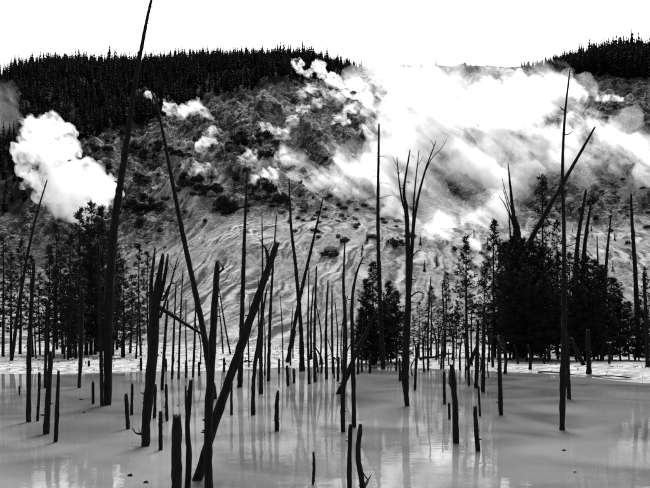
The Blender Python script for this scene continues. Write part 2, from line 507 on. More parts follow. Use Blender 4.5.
# ---- tall landmark snags
snag([(107.5, 405), (109, 300), (114, 230), (121, 180), (127, 140), (134, 90), (142, 45), (149, 10), (155, -14)], [7.6, 9, 8.3, 6.8, 5.8, 4.6, 3.6, 2.7, 2],
     'tallest black dead trunk, thick and slightly curved, rising past the ridge into the sky', stubs=7)
snag([(214, 399), (209, 368), (204, 335), (196, 295), (183, 235), (172, 180), (162, 128), (155, 100), (151, 91)], [7, 6.5, 6, 5.5, 4.8, 4, 3, 2, 1.4],
     'long slender bent dead trunk leaning away from the flat-topped post, its tip hooked over', stubs=9, twigs=3)
snag([(209, 497), (208, 440), (211, 370), (215, 300), (217.5, 262)], [9, 8.5, 8, 6.5, 5.2],
     'upright dead trunk with a flat broken top and a short side stub',
     branches=[([(216, 277), (220, 272), (224, 269)], 2.6, 1.6)], stubs=3, lean=0.0)
snag([(197, 480), (218, 413), (241, 346), (260, 292), (277, 243)], [9.6, 9.2, 8.4, 7.4, 5.8],
     'thick blunt log leaning diagonally across the upright flat-topped trunk',
     branches=[([(268, 271), (268, 258), (266, 249)], 4.2, 3)], stubs=4, lean=-0.10, name='leaning_log', cat='log')
snag([(145.5, 446), (147, 412), (152, 360), (155, 310), (158, 285), (163, 254)], [8, 9.2, 10.5, 10.5, 7, 3.5],
     'stout splintered dead trunk with forked jagged prongs and a long side limb',
     branches=[([(152, 325), (151, 290), (155, 249)], 6, 2.5), ([(160, 318), (169, 290), (178, 257)], 3, 1), ([(157, 306), (172, 315), (184, 323), (205, 336)], 5, 2.5),
               ([(159, 300), (165, 276), (168, 254)], 5, 2.5), ([(146, 433), (140, 434), (135.5, 433)], 4, 1.5), ([(163, 300), (170, 285), (176, 283)], 2.5, 1)], stubs=5)
snag([(240, 387), (242, 320), (244, 250), (247, 170)], [5.5, 4.8, 3.6, 1.3],
     'straight tall pole ringed with fine bare twigs beside the leaning log', twigs=16, twig_len=(0.2, 0.7))
snag([(287, 365), (299, 302), (311, 250), (323, 198)], [4.2, 3.6, 2.8, 1.2],
     'slim-footed dead pole, one of two poles crossing in an X', stubs=3, lean=-0.03)
snag([(302, 371), (301, 330), (296, 270), (291, 225), (289, 178)], [6, 4.2, 3.4, 2.6, 1.2],
     'dead pole with a swollen foot, one of two poles crossing in an X', stubs=3, twigs=3)
snag([(383, 366), (380, 300), (378, 220), (379, 124)], [5, 4.5, 3.4, 1.6],
     'tall straight dead pole rising out of the bushy conifer in mid shore', twigs=9, twig_len=(0.5, 1.3), D=44.5)
snag([(407, 406), (405, 372), (407, 330), (408.5, 282), (406.5, 212), (404, 190), (410, 150)], [4.5, 8, 7, 5.5, 4.2, 2.6, 1.2],
     'many-forked dead tree with thin bare prongs spread like a candelabra',
     branches=[([(406.5, 214), (402, 200), (399, 180), (397, 157)], 2.6, 0.9), ([(407, 335), (411, 262), (415, 215), (424, 175), (436, 141)], 5.2, 0.9),
               ([(412, 250), (414, 200), (419, 150)], 2.6, 0.8), ([(426, 170), (432, 158), (440, 150)], 1.2, 0.6), ([(409, 262), (416, 252), (421, 250)], 1.5, 0.7), ([(407, 300), (417, 292), (424, 294)], 2, 0.9)],
     twigs=12, twig_len=(0.2, 0.65), twig_span=(0.35, 0.9))
snag([(562, 430), (563, 380), (564, 330), (564, 235), (562.5, 170), (565, 115), (570, 70)], [5.4, 6.6, 5.6, 3.7, 3, 2.2, 1.2],
     'very tall thin dead pole standing in the water in front of the dark conifer clump', stubs=9, twigs=4)
snag([(518, 362), (517, 300), (521, 258), (531, 239), (563, 183), (595, 127)], [6.5, 6, 5.6, 5.2, 4, 2],
     'bare dead trunk leaning out of the dark clump, crossing behind the very tall thin pole', stubs=5, D=56)
snag([(521, 362), (518, 245), (513, 212), (508, 163)], [10, 8.5, 4, 0.9],
     'pointed splintered dead spire with a spray of fine twigs above the dark clump', D=55,
     branches=[([(516, 236), (509, 210), (503, 188)], 1.6, 0.6), ([(515, 228), (505, 205), (499, 196)], 1.4, 0.6), ([(513, 215), (505, 190), (502, 178)], 1.2, 0.5), ([(511, 250), (510, 230), (509, 214)], 2.2, 1)])
snag([(571, 362), (577, 250), (586, 190)], [6, 4.2, 2.4], 'left one of a pair of dead poles tilted together behind the dark clump', D=57, stubs=4)
snag([(579, 362), (584, 255), (591, 203)], [6, 4.2, 2.0], 'right one of a pair of dead poles tilted together behind the dark clump', D=58, stubs=4)
snag([(603, 362), (606, 270), (611, 215)], [4.5, 3.2, 1.4], 'thin curved dead pole behind the low right slope of the dark clump', D=58, stubs=3, twigs=3)
snag([(597, 362), (598, 280), (597, 236)], [3, 2, 1], 'thin short dead spike between the pole pair and the curved pole', D=59)
snag([(639, 362), (636, 285), (632.5, 230), (631, 194)], [5.5, 4.4, 3.2, 2], 'lone straight dead pole standing over the low bushes at the clump\'s right end', D=56, stubs=6)
snag([(28.5, 422), (29, 360), (31, 310), (34, 262)], [5, 4.8, 4, 3], 'dead trunk standing in the pool where the shore log begins', stubs=3)
snag([(12, 357), (22, 285), (34, 225), (47, 180)], [3.6, 3, 2.2, 1.2], 'thin bowed dead pole leaning over the left shore toward the white steam puff', D=50, stubs=3)
snag([(45, 388), (46, 345), (47, 300)], [3.2, 3, 2.5], 'thin dead trunk rising through the shore log behind two stumps')
snag([(79, 388), (81, 350), (82, 290)], [3.2, 4.5, 4], 'dead trunk with a narrow foot beyond the right end of the shore log')
snag([(102, 406), (100.5, 330), (98, 240)], [3.6, 3.6, 2.5], 'slim dead trunk standing right beside the tallest trunk')
snag([(162, 390), (165, 340), (168, 300)], [3.6, 3, 2], 'thin dead pole just right of the stout splintered trunk')
snag([(172, 379), (174, 330), (176, 282)], [2.6, 2.2, 1], 'thin grey-black dead sapling behind the small stump row', stubs=1)
snag([(178.5, 379), (180, 330), (183, 268)], [2.4, 2, 0.9], 'thin dead sapling, tallest of the sapling row by the shore', stubs=1, twigs=3, twig_len=(0.15, 0.4))
snag([(193, 377), (195, 330), (196, 285)], [2.6, 2.2, 1], 'dead sapling beneath the middle of the long bent trunk', stubs=1, twigs=2, twig_len=(0.15, 0.4))
snag([(230, 352), (224, 320), (219, 288)], [1.8, 1.6, 0.8], 'thin dead stick leaning beside the flat-topped trunk', D=62, stubs=1)
snag([(223, 352), (221, 325), (218, 300)], [1.6, 1.4, 0.7], 'thinner dead stick half hidden behind the flat-topped trunk', D=63, stubs=1)
snag([(253, 415), (254, 375), (260, 330), (267, 288)], [4.5, 4, 3, 1.4], 'bent dead sapling with its foot well out in the water, below the leaning log', twigs=2, twig_len=(0.2, 0.5))
snag([(261, 394), (261, 340), (262.5, 280), (262, 215)], [4.4, 3.4, 2.2, 0.8], 'thin dead pole standing behind the blunt end of the leaning log', twigs=4, twig_len=(0.15, 0.5))
snag([(268.5, 381), (270, 320), (273, 265), (276.5, 215)], [3.6, 3, 2.2, 1], 'thin dead pole with its tip passing just behind the leaning log\'s blunt top', twigs=4, twig_len=(0.15, 0.5))
snag([(315, 382), (314.5, 330), (316.5, 266)], [3.6, 2.8, 1.4], 'straight thin dead pole right of the crossed pair', stubs=2)
snag([(309, 384), (308, 330), (309, 268)], [3, 2.2, 1.0], 'thin dead pole standing between the crossed pair and the next straight pole', stubs=1)
snag([(326.5, 379), (326, 330), (328, 280)], [3.2, 2.6, 1.3], 'thin dead pole, first of two low even poles left of the fallen slanting log', stubs=2)
snag([(333, 373), (332, 330), (332, 290)], [2.6, 2.2, 1.1], 'thin dead pole, second of two low even poles left of the fallen slanting log', stubs=2)
snag([(343, 432), (343, 396), (346, 345), (343.5, 287), (345, 238)], [4.6, 4.6, 3.4, 2.6, 1.2], 'wavering dead trunk whose foot stands in front of the fallen slanting log', stubs=4)
snag([(354, 427), (353, 367), (352, 305), (356, 276), (363, 257)], [5, 4.6, 3.2, 2.4, 1.1], 'dead trunk with its tip bowed over to the right, before the bushy conifer', stubs=4, twigs=3, twig_len=(0.2, 0.5))
snag([(339, 394), (347, 376), (355, 356), (366, 333), (378, 308)], [6, 5.5, 4.5, 3.4, 2], 'fallen dead log slanting up into the bushy conifer', name='leaning_log', cat='log', stubs=3, lean=0.08)
snag([(415, 390), (416, 365), (418, 343)], [3, 3, 2], 'short thin dead trunk just right of the many-forked tree')
snag([(469, 386), (468, 355), (467, 325)], [2.6, 2.8, 2], 'thin dead trunk under the lone pointed pine')
snag([(476, 388), (477, 355), (478, 320)], [4, 3.8, 3], 'dead trunk with a crooked foot, crossed by a small slanting log')
snag([(467, 370), (472, 358), (478, 344)], [3.6, 4, 3], 'small log slanting against a trunk under the pointed pines', name='leaning_log', cat='log', stubs=1)
snag([(483, 392), (483.5, 350), (484, 305)], [4.2, 4, 3], 'straight dead trunk left of the dark clump, its foot in the water')
snag([(501, 415), (500, 385), (499, 340)], [4.6, 4.4, 4], 'dead trunk standing in water below the left edge of the dark clump')
snag([(569, 399), (568, 370), (567, 335)], [4.2, 4.2, 3.5], 'short dead trunk pressed close behind the very tall thin pole')
snag([(586, 369), (579, 356), (571, 338)], [4.4, 4.2, 3.4], 'small log slanting under the dark clump onto the bright shore', name='leaning_log', cat='log', D=43, stubs=1)
snag([(589, 376), (588.5, 355), (588, 330)], [5.4, 4.6, 4], 'thick dead trunk meeting the slanting log on the bright shore', D=38.6)
snag([(648, 374), (647, 340), (644, 272)], [4.6, 4, 3], 'dead trunk standing on the bright shore at the end of the bushes', D=39.5)

# ---- stumps
stump([(176.5, 507), (176.5, 460), (177, 417)], [10.5, 10.5, 9.5], 'thickest stump, cut flat, standing in front of the leaning log', lean=0.0)
stump([(187, 503), (189, 455), (187.5, 425), (191, 381)], [6.5, 6, 5, 5], 'tall crooked stump between the thickest stump and the leaning log',
      branches=[([(188, 425), (186, 405), (185.5, 386)], 3, 2)])
stump([(349.5, 505), (349.5, 460), (350.5, 425)], [5, 4.6, 4.4], 'straight slim stump beside the hooked stump', stubs=4)
stump([(366, 507), (362, 482), (358, 455), (360.5, 425)], [6.5, 6, 5, 4.5], 'hooked stump with a bent foot and a stub rising beside it',
      branches=[([(363, 486), (366, 484), (368, 480)], 4, 3)], stubs=5)
stump([(313, 484), (314, 468), (313.5, 452)], [2.6, 3, 2.2], 'small lone thin stump in open water', stubs=3)
stump([(456, 443), (455, 405), (452, 366)], [6.2, 6, 5.5], 'tall straight stump with a narrow side splinter', branches=[([(454, 392), (450, 384), (449.5, 371)], 2, 1.6)])
stump([(478, 451), (476, 428), (475, 407)], [5, 4.6, 4], 'slightly tilted stump on the water right of the tall straight stump', stubs=3)
stump([(444.5, 404), (444, 372)], [3, 2.8], 'thin short stump left of the tall straight stump')
stump([(449.5, 419), (449, 403)], [2.6, 2.4], 'tiny stump hugging the tall straight stump')
stump([(480, 416), (478.5, 386)], [2.6, 2.2], 'thin dead stick standing out in the water above the slightly tilted stump')
stump([(277, 431), (276.5, 410), (278, 391)], [5, 4.4, 3.2], 'lone knobbly stump with a frayed pale top, mid pool', stubs=5)
stump([(231.5, 415), (231.5, 380)], [2.8, 2.4], 'thin short stick in the water just right of the leaning log')
stump([(160.5, 450), (160.5, 412)], [4.4, 4.2], 'short flat stump right of the stout splintered trunk')
stump([(154.5, 418), (155.5, 385)], [3.4, 3], 'stump half hidden behind the stout splintered trunk')
stump([(167, 421), (166, 384)], [3.4, 2.8], 'thin short stump, between the flat short stump and the crooked tall stump')
stump([(128, 429), (126, 394)], [4.2, 3.8], 'stump tilted slightly left, right of the tallest trunk')
stump([(131.5, 415), (132.3, 384)], [3, 2.8], 'thin upright stump behind the one tilted slightly left')
stump([(46, 434), (48, 400), (51, 352)], [6.4, 5.6, 5], 'tall rough stump standing at the shore log, taller than its neighbours', stubs=4)
stump([(55.5, 442), (57, 415), (57.5, 400), (58.5, 371)], [4.2, 4.8, 3.6, 3], 'bent stump right of the tall rough stump')
stump([(37.5, 421), (39, 395), (39.5, 373)], [2.8, 2.8, 3], 'thin stump left of the tall rough stump')
stump([(19.5, 395), (19.3, 386)], [1.8, 1.6], 'tiny stick alone in the water left of the shore log')
stump([(93, 404), (93, 382)], [2.8, 2.6], 'short stump left of the tallest trunk and its slim neighbour')
stump([(89, 370), (89, 361)], [2.4, 2.2], 'tiny stump at the water\'s edge near the right end of the shore log')
stump([(279, 373), (279, 359)], [2.2, 2], 'tiny stump at the water\'s edge left of the crossed poles')
stump([(288, 386), (287, 366)], [3, 2.8], 'short stump at the foot of the crossed poles, on their left')
stump([(294, 383), (294, 369)], [3, 2.6], 'short stump between the feet of the crossed poles')
stump([(338, 381), (338.5, 357)], [3, 2.8], 'short stump left of the wavering trunk')
stump([(358, 374), (358.5, 352)], [3, 2.6], 'short stump right of the bowed trunk, under the bushy conifer')
stump([(370, 373), (370, 355)], [3, 2.6], 'stump at the water\'s edge below the bushy conifer')
stump([(400, 381), (399.5, 359)], [2.8, 2.4], 'short stump touching the left of the many-forked tree')
stump([(166, 371), (166, 359)], [2.2, 2.0], 'tiny stump behind the thin pole by the stout splintered trunk')
stump([(186, 378), (186, 361)], [2.4, 2.2], 'tiny stump in the sapling row')
stump([(199, 376), (199, 362)], [2.4, 2.2], 'tiny stump left of the bent trunk\'s foot')
stump([(224, 372), (224, 358)], [2.6, 2.4], 'tiny stump between the flat-topped trunk and the leaning log')
stump([(141, 371), (141, 358)], [2.6, 2.4], 'tiny stump at the water\'s edge left of the stout splintered trunk')

xr = random.Random(21)
EXTRA = [(301, 361, 318, 1.6), (320, 366, 300, 1.8), (337, 364, 302, 1.6), (362, 372, 320, 2.0), (366, 362, 318, 1.6), (374, 366, 338, 2.2), (391, 365, 335, 2.0), (396, 371, 344, 2.2), (424, 372, 332, 2.2),
         (429, 366, 338, 1.8), (436, 364, 318, 1.8), (441, 369, 330, 2.2), (452, 364, 322, 1.8), (460, 370, 336, 2.2), (472, 368, 300, 2.0), (489, 366, 318, 2.4), (493, 369, 336, 3.0), (505, 374, 338, 3.4), (530, 371, 345, 3.6),
         (518, 368, 344, 2.4), (545, 368, 346, 2.4), (577, 366, 344, 2.2), (602, 366, 342, 2.6), (609, 369, 344, 3.0), (621, 365, 340, 2.2), (635, 364, 338, 2.4), (548, 366, 350, 2.0), (352, 366, 330, 1.6),
         (187, 372, 300, 1.6), (200, 368, 318, 1.5), (249, 368, 300, 1.6), (257, 364, 322, 1.4), (283, 368, 296, 1.5), (293, 362, 330, 1.5), (64, 362, 325, 1.8), (73, 360, 315, 1.8), (36, 362, 318, 1.8), (122, 360, 322, 2.6), (108, 358, 318, 2.4)]
for _ in range(30):
    EXTRA.append((xr.choice((xr.uniform(160, 360), xr.uniform(250, 345), xr.uniform(410, 500))), xr.uniform(361, 379), xr.choice((xr.uniform(275, 330), xr.uniform(330, 358))), xr.uniform(1.3, 2.4)))
for x, y, yt, w in EXTRA:
    if y - yt > 34: lab, gp = 'very slender bare dead sapling among many along the far waterline', 'slender saplings along the far waterline'
    else: lab, gp = 'short slim dead trunk among many along the far waterline', 'short trunks along the far waterline'
    snag([(x, y), (x + xr.uniform(-1.2, 1.2), (y + yt) / 2), (x + xr.choice((xr.uniform(-3, 3), xr.uniform(-9, 9))), yt)], [w, w * .85, w * .5], lab, group=gp, stubs=1)

# logs lying along the water's edge
def lying_log(p0, p1, w0, w1, D0, D1, z0, z1, label, stubs=3):
    rnd = random.Random(int(p0 * 7 + p1))
    a = Vector(((p0 - W0 / 2) / F * D0, D0, z0)); b = Vector(((p1 - W0 / 2) / F * D1, D1, z1))
    n = 16; pts = []
    for i in range(n + 1):
        q = a.lerp(b, i / n); q.z += 0.05 * math.sin(i * 0.7) ; q.y += 0.08 * math.sin(i * 0.5); pts.append(q)
    rad = [(w0 + (w1 - w0) * i / n) * D0 / F / 2 for i in range(n + 1)]
    vs, fs = [], []
    c = a.lerp(b, 0.5)
    tube(vs, fs, [p - c for p in pts], rad, 8, 0.12, rad[-1], 0.15, rnd)
    for _ in range(stubs):
        i = rnd.randint(1, n - 1)
        tube(vs, fs, [pts[i] - c, pts[i] - c + Vector((rnd.uniform(-.15, .15), rnd.uniform(-.2, .2), rnd.uniform(.1, .3)))], [rad[i] * .5, rad[i] * .25], 5, 0, 0, 0, rnd)
    o = link('fallen_log', mesh_from('log', vs, fs, M_bark, True)); o.location = c
    tag(o, label, 'log')
lying_log(25, 79, 2.4, 1.9, 42.2, 42.0, 0.08, 0.10, 'thin fallen log lying level along the water\'s edge among the left trunks')
lying_log(538, 652, 1.4, 1.0, 40.6, 34.9, 0.03, 0.03, 'long thin fallen pole along the edge of the bright shore')
lying_log(586, 572, 2.2, 1.2, 42.0, 39.6, 0.05, 0.02, 'short forked driftwood at the foot of the slanting log on bright shore')
lying_log(420, 452, 2.6, 1.6, 50.5, 51.5, 0.35, 0.75, 'fallen log on the shore between the many-forked tree and the pointed pines')
lying_log(236, 252, 1.8, 1.4, 49.0, 48.6, 0.25, 0.28, 'short fallen branch on the pale shore behind the leaning log')

# bits of wood afloat
def floater(x, y, w, label):
    D = water_D(y); rnd = random.Random(int(x * 13))
    vs, fs = [], []
    a = rnd.uniform(-0.5, 0.5); l = w * D / F / 2
    d = Vector((math.cos(a), math.sin(a), 0.0))
    tube(vs, fs, [-d * l, -d * l * 0.3 + Vector((0, 0, .02)), d * l * 0.4 + Vector((0, 0, .03)), d * l], [l * .3, l * .42, l * .38, l * .2], 7, 0.2, 0.01, 0.1, rnd)
    o = link('floating_wood', mesh_from('floating_wood', vs, fs, M_bark, True))
    q = P(x, y, D); o.location = (q.x, q.y, -l * 0.1)
    tag(o, label, 'driftwood')
floater(130, 476, 6, 'small chunk of wood afloat in front of the stout splintered trunk')
floater(146, 483, 5, 'small chunk of wood afloat left of the thickest stump')
floater(81, 400, 3.5, 'tiny bit of wood afloat below the narrow-footed trunk')
floater(84, 413, 3, 'tiny bit of wood afloat left of the tallest trunk')
floater(564, 451, 4, 'tiny dark chip afloat below the very tall thin pole')
floater(575, 473, 2.6, 'tiniest dark chip afloat in the empty right water')
floater(178, 406, 2.6, 'tiny bit of wood afloat behind the crooked tall stump')

# ------------------------------------------------------------------ live conifers
def pine_meshes(seed, height=10.0, dens=1.0, rmax=1.5, crown0=0.25, droop=0.1, tuft=0.34, top_pow=0.8, per=7):
    rnd = random.Random(seed)
    vs, fs = [], []
    bend = rnd.uniform(-0.25, 0.25), rnd.uniform(-0.2, 0.2)
    def axis(t): return Vector((bend[0] * math.sin(t * 2.4), bend[1] * math.sin(t * 2.0), t * height))
    n = 14
    pts = [axis(i / n) for i in range(n + 1)]; pts[0].z = -0.5
    tube(vs, fs, pts, [0.013 * height * (1 - 0.93 * i / n) + 0.01 for i in range(n + 1)], 7, 0.06, 0, 0, rnd)
    nv, nf = [], []
    nb = int(64 * dens)
    for i in range(nb):
        t = crown0 + (1 - crown0) * ((i + rnd.random()) / nb) ** 0.95
        s = (t - crown0) / (1 - crown0)
        L = rmax * ((1 - s) ** top_pow) * (0.35 + 0.65 * min(1, s * 5 + 0.35)) * (rnd.uniform(0.45, 1.2) if dens < 2 else rnd.choice((0.5, 0.75, 0.9, 1.0, 1.35)) * rnd.uniform(.8, 1.1)) + 0.12
        a = rnd.uniform(0, 6.2832)
        up = (0.55 * s - droop) + rnd.uniform(-0.15, 0.2)
        p0 = axis(min(t, 0.99))
        dirv = Vector((math.cos(a), math.sin(a), up))
        mid = p0 + dirv * L * 0.55; end = p0 + dirv * L + Vector((0, 0, 0.12 * L))
        r0 = 0.012 + 0.012 * L
        tube(vs, fs, [p0, mid, end], [r0, r0 * .7, r0 * .3], 3, 0, 0, 0, rnd)
        nt_ = max(2, int(L / 0.26))
        for k in range(nt_):
            q = p0.lerp(end, 0.3 + 0.72 * (k + rnd.random() * 0.8) / nt_)
            side = rnd.uniform(-1, 1) * 0.30 * L * (1 - k / nt_ * 0.5)
            q = q + Vector((-math.sin(a), math.cos(a), 0)) * side + Vector((0, 0, rnd.uniform(-0.08, 0.12)))
            sz = tuft * rnd.uniform(0.65, 1.25)
            for _ in range(per):
                d = Vector((rnd.gauss(0, 1), rnd.gauss(0, 1), rnd.gauss(0.35, 0.7))) + dirv * 0.7
                d.normalize()
                w = d.cross(Vector((rnd.gauss(0, 1), rnd.gauss(0, 1), rnd.gauss(0, 1))))
                if w.length < 1e-3: continue
                w.normalize(); w *= sz * 0.085
                b0 = len(nv)
                nv.extend((q - w, q + w, q + d * sz * 0.6 + w * 0.9, q + d * sz))
                nf.append((b0, b0 + 1, b0 + 2, b0 + 3))
    # leader
    tipz = axis(1.0)
    for _ in range(12):
        d = Vector((rnd.gauss(0, .4), rnd.gauss(0, .4), 1)).normalized(); w = Vector((d.z, 0, -d.x)) * 0.04
        b0 = len(nv); q = tipz - Vector((0, 0, rnd.uniform(0, 0.5)))
        nv.extend((q - w, q + w, q + d * .3 + w * .5, q + d * 0.4)); nf.append((b0, b0 + 1, b0 + 2, b0 + 3))
    return mesh_from('trunk', vs, fs, M_livebark, True), mesh_from('crown', nv, nf, M_needle)

SPARSE = [pine_meshes(100 + i, dens=0.95, rmax=1.3, crown0=0.22, tuft=0.32, per=12) for i in range(4)]
POINT = [pine_meshes(200 + i, dens=1.5, rmax=1.75, crown0=0.16, tuft=0.32, top_pow=0.9, per=12) for i in range(3)]
DENSE = [pine_meshes(300 + i, dens=3.0, rmax=1.9, crown0=0.06, tuft=0.36, top_pow=0.6, per=14) for i in range(3)]
TALLTRUNK = [pine_meshes(400 + i, dens=1.6, rmax=1.55, crown0=0.10, tuft=0.32, top_pow=0.6, per=12) for i in range(3)]

def pine(x, ytop, D, kind, label, group=None, widen=1.0, rz=None, name='pine_tree'):
    X = (x - W0 / 2) / F * D
    g = tz(X, D)
    ht = EYE + (HOR - ytop) / F * D - g
    s = ht / 10.0
    rnd = random.Random(int(x * 31 + ytop))
    tm, cm = kind[rnd.randrange(len(kind))]
    root = empty(name, (X, D, g - 0.05), rnd.uniform(0, 6.28) if rz is None else rz)
    root.scale = (s * widen, s * widen, s)
    tag(root, label, 'tree', group)
    link('trunk', tm, root); link('crown', cm, root)
    return root

# left shore grove
LG = 'pines of the dense grove on the left shore'
LL = 'dark living pine packed in the grove on the left shore'
for x, yt, D, k, w in [(48, 246, 58, TALLTRUNK, 1), (57, 224, 60, SPARSE, 1), (63, 250, 56, TALLTRUNK, 1.1), (70, 236, 57, TALLTRUNK, 1.1), (76, 262, 54, TALLTRUNK, 1.2), (80, 210, 60, TALLTRUNK, 1),
                       (86, 228, 55, TALLTRUNK, 1.1), (91, 203, 61, TALLTRUNK, 1.0), (97, 222, 57, TALLTRUNK, 1.1), (103, 208, 62, TALLTRUNK, 1), (110, 232, 56, TALLTRUNK, 1.1), (117, 244, 58, TALLTRUNK, 1.1),
                       (124, 262, 56, TALLTRUNK, 1.1), (130, 275, 60, SPARSE, 1.2), (53, 268, 54, SPARSE, 1.2), (95, 250, 54, TALLTRUNK, 1.2), (113, 262, 53, TALLTRUNK, 1.2), (68, 275, 53, TALLTRUNK, 1.1)]:
    pine(x, yt, D + random.uniform(-3, 14), k, LL, LG, w * random.uniform(.85, 1.15))
EG = 'sparse pines at the far left of the shore'
for x, yt, D in [(3, 236, 55), (11, 252, 58), (20, 240, 60), (33, 256, 57), (40, 274, 60), (-9, 240, 56), (-20, 225, 58)]:
    pine(x, yt, D, SPARSE, 'thin sparse pine standing left of the dense grove beside the bowed pole', EG)
pine(141, 246, 58, SPARSE, 'thin living pine with a tufted top behind the stout splintered trunk', widen=.9)
pine(149, 252, 60, SPARSE, 'thin living pine whose top shows between the prongs of the splintered trunk', widen=.9)
pine(136, 305, 54, SPARSE, 'low young pine left of the stout splintered trunk', widen=1.5)

# middle shore
for x, yt, D, k, w in [(376, 262, 49, POINT, 1.3), (366, 280, 48.4, DENSE, .85), (388, 282, 50, DENSE, .9), (397, 292, 48.8, DENSE, 1.0), (361, 308, 49, DENSE, .9), (383, 302, 48, DENSE, 1.3), (372, 308, 48, DENSE, 1.2), (403, 312, 50, POINT, 1.4)]:
    pine(x, yt, D, k, 'dense bushy conifer in the black thicket around the tall straight pole', 'conifers of the mid-shore thicket', w)
for x, yt, D, k, w in [(419, 302, 56, SPARSE, 1.2), (431, 287, 58, SPARSE, 1.2), (445, 272, 57, POINT, .9), (456, 300, 55, POINT, .9), (438, 310, 54, SPARSE, 1.3), (425, 322, 55, POINT, 1), (413, 315, 60, SPARSE, 1.2)]:
    pine(x, yt, D, k, 'small dark pine between the many-forked dead tree and the pointed pines', 'small pines right of the many-forked tree', w)
pine(467, 237, 56, POINT, 'pointed dark pine standing clear left of the black clump', widen=1.05)
pine(495, 221, 57, POINT, 'tall narrow pointed pine at the left edge of the black clump', widen=1.0)
pine(484, 262, 58, POINT, 'shorter pine between the two pointed pines left of the clump', widen=.9)
pine(541, 178, 62, SPARSE, 'tall thin pine with a tufted round top rising above the black clump', widen=.85)
pine(557, 222, 63, SPARSE, 'shorter pine just behind the very tall thin pole, above the clump', widen=.95)
# black clump on the right
CG = 'conifers of the big black clump'
CLb = 'dense black conifer inside the big dark clump on the right shore'
for x, yt, D, w in [(505, 244, 55, .8), (514, 238, 53, .85), (523, 240, 54, .85), (532, 243, 52, .9), (541, 247, 54, .9), (549, 249, 51, .95), (558, 252, 53, .95), (567, 254, 50, 1),
                    (576, 255, 53, .95), (585, 257, 50, 1), (594, 261, 52, 1), (603, 266, 50, 1), (612, 279, 52, 1), (510, 262, 50, .9), (527, 268, 49.5, .95), (545, 275, 49, 1),
                    (563, 280, 48.6, 1), (580, 285, 48.6, 1), (598, 290, 48.6, 1)]:
    pine(x, yt, D, DENSE if yt > 256 or int(x) % 3 else POINT, CLb, CG, w * (1.0 if yt > 256 else 1.15))
for x, yt, D, k, w in [(620, 293, 51, DENSE, 1), (629, 302, 52, DENSE, 1.0), (639, 300, 50, DENSE, 1), (648, 311, 51, DENSE, 1.1), (658, 300, 52, DENSE, 1), (668, 290, 54, POINT, 1), (645, 268, 60, SPARSE, 1), (682, 270, 56, POINT, 1)]:
    pine(x, yt, D, k, 'lower bushy conifer sloping away at the right end of the black clump', 'conifers trailing off right of the clump', w)

# ------------------------------------------------------------------ mountain forest
def far_tree_mesh(seed, layers=9, spikes=7):
    rnd = random.Random(seed); vs, fs = [], []
    h = 10.0
    tube(vs, fs, [Vector((0, 0, -1.5)), Vector((0, 0, h * 0.5)), Vector((0, 0, h * .98))], [0.16, 0.1, 0.02], 4, 0, 0, 0, rnd)
    for k in range(layers):
        t = 0.10 + 0.88 * k / (layers - 1)
        R = 1.75 * (1 - t) ** 0.75 * rnd.uniform(0.75, 1.15) + 0.12
        a0 = rnd.random() * 6.28
        for s in range(spikes):
            a = a0 + 6.2832 * s / spikes + rnd.uniform(-.3, .3); r = R * rnd.uniform(0.55, 1.25)
            z = t * h + rnd.uniform(-.3, .3)
            c = Vector((0, 0, z + 0.75)); w = 0.33 * R + 0.08
            tip = Vector((math.cos(a) * r, math.sin(a) * r, z - 0.35 * R))
            sd_ = Vector((-math.sin(a), math.cos(a), 0)) * w
            m = Vector((math.cos(a) * r * .5, math.sin(a) * r * .5, z))
            b0 = len(vs); vs.extend((c, m + sd_, tip, m - sd_)); fs.append((b0, b0 + 1, b0 + 2)); fs.append((b0, b0 + 2, b0 + 3))
    return mesh_from('conifer', vs, fs, M_far)
FAR = [far_tree_mesh(500 + i, 8 + i % 3, 6 + i % 3) for i in range(6)]

frnd = random.Random(99)
cand = []
for poly, nn, kindn in ((LEFT_POLY, 9000, 'L'), (RIGHT_POLY, 9000, 'R')):
    xs0, xs1 = (-150, 90) if kindn == 'L' else (70, 260)
    Xs = np.array([frnd.uniform(xs0, xs1) for _ in range(nn)]); Ys = np.array([frnd.uniform(175, 372) if frnd.random() < 0.6 else frnd.uniform(322, 368) for _ in range(nn)])
    Zs = terrain(Xs, Ys)
    cnt = 0
    for X, Y, Z in zip(Xs, Ys, Zs):
        px = W0 / 2 + F * X / Y; py = HOR - F * (Z - EYE) / Y
        if not in_poly(px, py, poly): continue
        if kindn == 'L' and py > 175 and frnd.random() < 0.6: continue
        if kindn == 'L':
            h = frnd.uniform(6.0, 9.5)
            if 0 < px < 30 or px > 235: h *= 0.95
        else:
            h = frnd.uniform(7.5, 11.5) * (0.62 + 0.55 * min(1, max(0, (px - 537) / 80)))
        edge = (362 - px) / 55 if kindn == 'L' else (px - 520) / 70        # the wood thins to low stragglers where the bare crest begins
        edge = min(1.0, max(0.0, edge))
        if frnd.random() > 0.12 + 1.1 * edge: continue
        h *= 0.45 + 0.55 * edge
        h *= frnd.choice((0.7, 0.85, 0.95, 1.0, 1.05, 1.15))
        if frnd.random() < 0.05: h *= 1.25
        cand.append((X, Y, Z, h, px, py, kindn))
